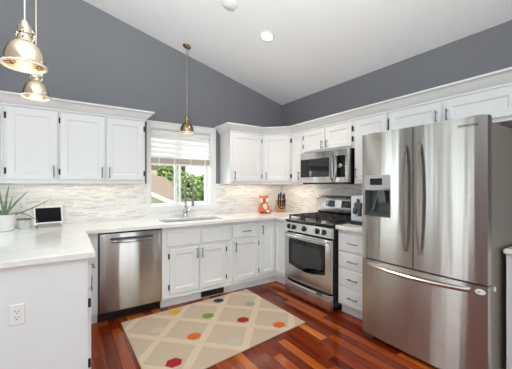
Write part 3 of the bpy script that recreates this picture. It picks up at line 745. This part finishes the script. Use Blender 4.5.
for sx in (-1, 1): b.tube([(sx*.004, -.054, .055), (sx*.02, -.078, .055), (sx*.034, -.092, .08), (sx*.022, -.086, .11), (sx*.006, -.062, .095)], .007, 8)
b.build('scissor_handle', 'blackmatte', t)
# appliance right of the range
t = thing('coffee_maker', 'pale silver countertop appliance with dark front fitting beside the refrigerator', 'small appliance', (-.44, -1.725, CT), B0)
MB().box(0, .20, 0, .26, .035, .305, .012, seg=3).build('body', 'silverpaint', t)
MB().box(.005, .195, -.02, .25, .0, .036, .006).build('base', 'blackmatte', t)
b = MB(); b.box(.06, .15, -.03, .002, .165, .235, .008); b.box(.085, .115, -.025, .002, .225, .275, .006); b.box(.05, .085, -.035, .002, .115, .18, .006); b.box(.11, .14, -.035, .002, .095, .18, .006); b.build('brew_fitting', 'darkpl', t)

# ------------------------------------------------------------------ rug with raised dots
t = thing('area_rug', 'beige diamond-pattern rug with coloured dots on the wood floor', 'rug', (-1.812, -1.18, 0), math.radians(2.2))
RM = (Matrix.Translation((-1.812, -1.18, 0)) @ Matrix.Rotation(math.radians(2.2), 4, 'Z')).inverted()
pts = [RM @ Vector((*p, 0)) for p in ((-2.557, -.695), (-1.068, -.607), (-1.058, -1.675), (-2.54, -1.83))]
o = MB().poly([(p.x, p.y) for p in pts], 'z', .001, .012).build('pile', 'rug', t, 0); o.modifiers.new('edge', 'BEVEL').width = .004
for i, (col_, x, y) in enumerate((('yellow', -2.046, -.754), ('navy', -1.534, -.745), ('green', -1.796, -1.032), ('sage', -1.282, -1.021), ('red', -1.544, -1.304), ('orange', -1.31, -1.581),
                  ('paleblue', -1.812, -1.60), ('orange', -2.062, -1.328), ('red', -2.327, -1.602), ('cream', -2.308, -1.05))):
    dx, dy = x+1.812, y+1.18; ca, sa = math.cos(-math.radians(2.2)), math.sin(-math.radians(2.2))
    px, py = dx*ca-dy*sa, dx*sa+dy*ca
    MB().poly([(px+.066*math.cos(PI*k/3), py+.060*math.sin(PI*k/3)) for k in range(6)], 'z', .0115, .0135).build('dot', 'dot_'+col_, t, 0)

# ------------------------------------------------------------------ pendants and ceiling fittings
GP = 'dome pendant lamps'
def pendant(label, x, y, zr, mat, watt, rod=None):
    t = thing('pendant_lamp', label, 'pendant lamp', (x, y, zr), 0, GP); t.scale = (.87, .87, 1)
    zc = cz(x)-zr; ang = math.atan(SL)
    R = Matrix.Translation((0, 0, zc)) @ Matrix.Rotation(ang, 4, 'Y')
    MB().lathe([(.001, -.028), (.02, -.026), (.055, -.012), (.062, -.004), (.062, .004)], mat=R, seg=24).build('canopy', mat, t)
    MB().cyl((0, 0, .215), (0, 0, zc-.015), .0055).build('rod', rod or mat, t)
    out = [(.012, .225), (.02, .215), (.022, .20), (.032, .196), (.034, .16), (.028, .156), (.03, .145), (.036, .135), (.038, .122)]
    dome = [(.038, .122), (.056, .112), (.075, .092), (.089, .065), (.097, .035), (.099, .012), (.104, .008)]
    MB().lathe([(.001, .226)]+out, (0, 0, 0), 28, cap=False).build('socket_cap', mat, t)
    for k in range(3):
        b = MB(); a = 2*PI*k/3+.4; c_, s_ = math.cos(a), math.sin(a)
        b.tube([(.034*c_, .034*s_, .19), (.046*c_, .046*s_, .175), (.046*c_, .046*s_, .145), (.036*c_, .036*s_, .128)], .005, 6); b.ball((.046*c_, .046*s_, .16), .008, 8, 6)
        b.build('clamp', mat, t)
    inn = [(r-.002, z) for r, z in dome[::-1][1:]]
    sh = MB().lathe(dome+[(.102, .003)]+inn, (0, 0, 0), 36, cap=False).build('shade', mat, t)
    MB().lathe([(.099, .008), (.107, .005), (.110, -.001), (.107, -.005), (.098, -.006), (.096, -.002), (.097, .003), (.099, .008)], (0, 0, 0), 36, cap=False).build('glass_rim', 'ivory', sh)
    MB().ball((0, 0, .045), (.032, .032, .038), 16, 12).build('bulb', 'bulb', t)
    light('pendant_glow', 'POINT', (x, y, zr-.02), watt, WARM, None, shadow_soft_size=.05)
    return t
pendant('large polished nickel dome pendant at upper left, nearest the camera', -3.172, -1.899, 1.935, 'champagne', .3)
pendant('polished nickel dome pendant lower and behind the nearest one, over the peninsula', -3.191, -.973, 2.015, 'champagne', .3)
pendant('nickel dome pendant hanging in front of the sink window', -1.715, -.20, 2.015, 'bronze', .25, 'satin')
ang = math.atan(SL)
def ceil_disc(x, y): return Matrix.Translation((x, y, cz(x))) @ Matrix.Rotation(ang, 4, 'Y')
t = thing('recessed_light', 'lit round recessed downlight in the sloped ceiling', 'ceiling light', (-1.167, -1.188, cz(-1.167)))
R = Matrix.Rotation(ang, 4, 'Y')
MB().lathe([(.062, -.004), (.064, -.008), (.082, -.006), (.084, .002), (.062, .002)], mat=R, seg=32, cap=False).build('trim_ring', 'trim', t)
MB().lathe([(.001, -.0045), (.062, -.0045), (.062, .001)], mat=R, seg=32, cap=False).build('lens', 'can_lens', t)
light('downlight_glow', 'SPOT', (-1.167-.01, -1.188, cz(-1.167)-.03), 60, (1, .9, .76), None, target=(-1.167, -1.188, 0), spot_size=math.radians(120), spot_blend=.8, shadow_soft_size=.06)
t = thing('smoke_detector', 'flat round white disc on the ceiling at the top edge', 'smoke detector', (-1.68, -1.27, cz(-1.68)))
MB().lathe([(.001, -.026), (.055, -.024), (.072, -.014), (.076, 0)], mat=R, seg=32).build('cover', 'plastic', t)
# under-cabinet strips (small lights under the wall cabinets)
for n_, loc, sz in (('undercabinet_left', (-2.85, -.12, 1.352), (1.1, .05)), ('undercabinet_right', (-.72, -.12, 1.352), (.75, .05))):
    light(n_, 'AREA', loc, .75, (1, .86, .68), sz, target=(loc[0], loc[1], 0))
light('undercabinet_corner', 'AREA', (-.20, -.5, 1.352), 1.1, (1, .86, .68), (.06, .6), target=(-.20, -.5, 0))

# ------------------------------------------------------------------ outside the window
o = tag(MB().box(-14, 26, .6, 46, -1.35, -1.2).build('lawn', 'lawn', None, 0), 'green lawn outside the window', 'lawn'); o['kind'] = 'structure'
HX, HY, HZ = 1.0, 11.0, -1.2
t = thing('neighbor_house', 'neighbouring house with pinkish shingled roof seen through the left pane', 'house', (HX, HY, HZ))
def H(p, dz=0., k=0.):
    c_ = Vector((1.3, 12.6, 0)); q_ = Vector(p)-Vector((HX, HY, HZ)); d_ = (c_-Vector((p[0], p[1], 0))); d_.z = 0
    return q_+d_.normalized()*k+Vector((0, 0, dz))
RF = [(.109, 12.235, 1.298), (.959, 8.063, .54), (1.472, 9.663, .886), (2.051, 12.528, 1.483), (2.226, 14.311, 1.842), (1.604, 16.046, 2.14), (1.321, 17.436, 2.393)]
MB().rings([[H(p, -.12) for p in RF], [H(p) for p in RF]]).build('roof', 'shingle', t, 0)
MB().rings([[Vector((H(p, 0, .12).x, H(p, 0, .12).y, 0)) for p in RF], [H(p, -.125, .12) for p in RF]]).build('wall', 'siding', t, 0)
A_, B_ = Vector(RF[0]), Vector(RF[1]); o_ = Vector((-.05, -.012, 0))
MB().rings([[H(A_+o_, -.15), H(A_, -.15), H(A_, .03), H(A_+o_, .03)], [H(B_+o_, -.15), H(B_, -.15), H(B_, .03), H(B_+o_, .03)]]).build('fascia', 'trim', t, 0)
UP = [(1.2, 17.6), (2.31, 16.8), (2.75, 18.3), (1.6, 19.0)]
MB().rings([[H((x, y, -1.2)) for x, y in UP], [H((x, y, 2.40)) for x, y in UP]]).build('upper_wall', 'siding', t, 0)
MB().rings([[H((x, y, 2.40), 0, -.06) for x, y in UP], [H((x, y, 2.56), 0, -.06) for x, y in UP], [H((UP[0][0], UP[0][1], 3.6)), H((1.6, 17.3, 3.5)), H((1.9, 18.2, 3.5)), H((UP[3][0], UP[3][1], 3.6))]]).build('upper_roof', 'shingle', t, 0)
GT = 'trees outside the window'
def tree(label, x, y, zb, h, r, leafm, seed, n=420):
    """zb, h: bottom and top of the crown above the lawn"""
    t = thing('tree', label, 'tree', (x, y, -1.2), 0, GT); R_ = random.Random(seed)
    MB().tube([(0, 0, 0), (.03, 0, zb+.2), (0, .03, (h+zb)/2)], [r*.12, r*.10, r*.05], 8).build('trunk', 'bark', t)
    b = MB(); hz = (h-zb)/2
    for k in range(n):
        a = R_.uniform(0, 2*PI); u_ = R_.uniform(-1, 1); q_ = R_.uniform(.35, 1)**.45*(.86+.14*math.sin(3*a+seed)*math.cos(4*u_+seed))
        c_ = Vector((r*q_*math.sqrt(1-u_*u_)*math.cos(a), r*q_*math.sqrt(1-u_*u_)*math.sin(a), zb+hz*(1+u_*q_)))
        s_ = R_.uniform(.11, .25)*r
        bmesh.ops.create_icosphere(b.bm, subdivisions=1, radius=s_, matrix=Matrix.Translation(c_) @ Matrix.Rotation(a*7, 4, 'X') @ Matrix.Rotation(a, 4, 'Z') @ Matrix.Diagonal((1, .8, R_.uniform(.35, .7), 1)))
    b.build('crown', leafm, t, 0)
tree('tall green tree behind the roof in the left window pane', 4.4, 20.9, 1.4, 5.1, 1.75, 'leaf0', 1)
tree('bright green bush beside the window mullion in the left pane', 2.62, 13.1, 1.3, 3.25, .5, 'leaf1', 2)
tree('broad green tree nearest the mullion in the right window pane', 3.65, 13.9, .8, 3.45, .85, 'leaf1', 3)
tree('dark green tree at the right side of the right window pane', 5.3, 15.2, .8, 3.5, 1.0, 'leaf2', 4)
tree('pale green tree far behind the others in the right window pane', 7.6, 19.2, .8, 3.8, 1.5, 'leaf1', 5)
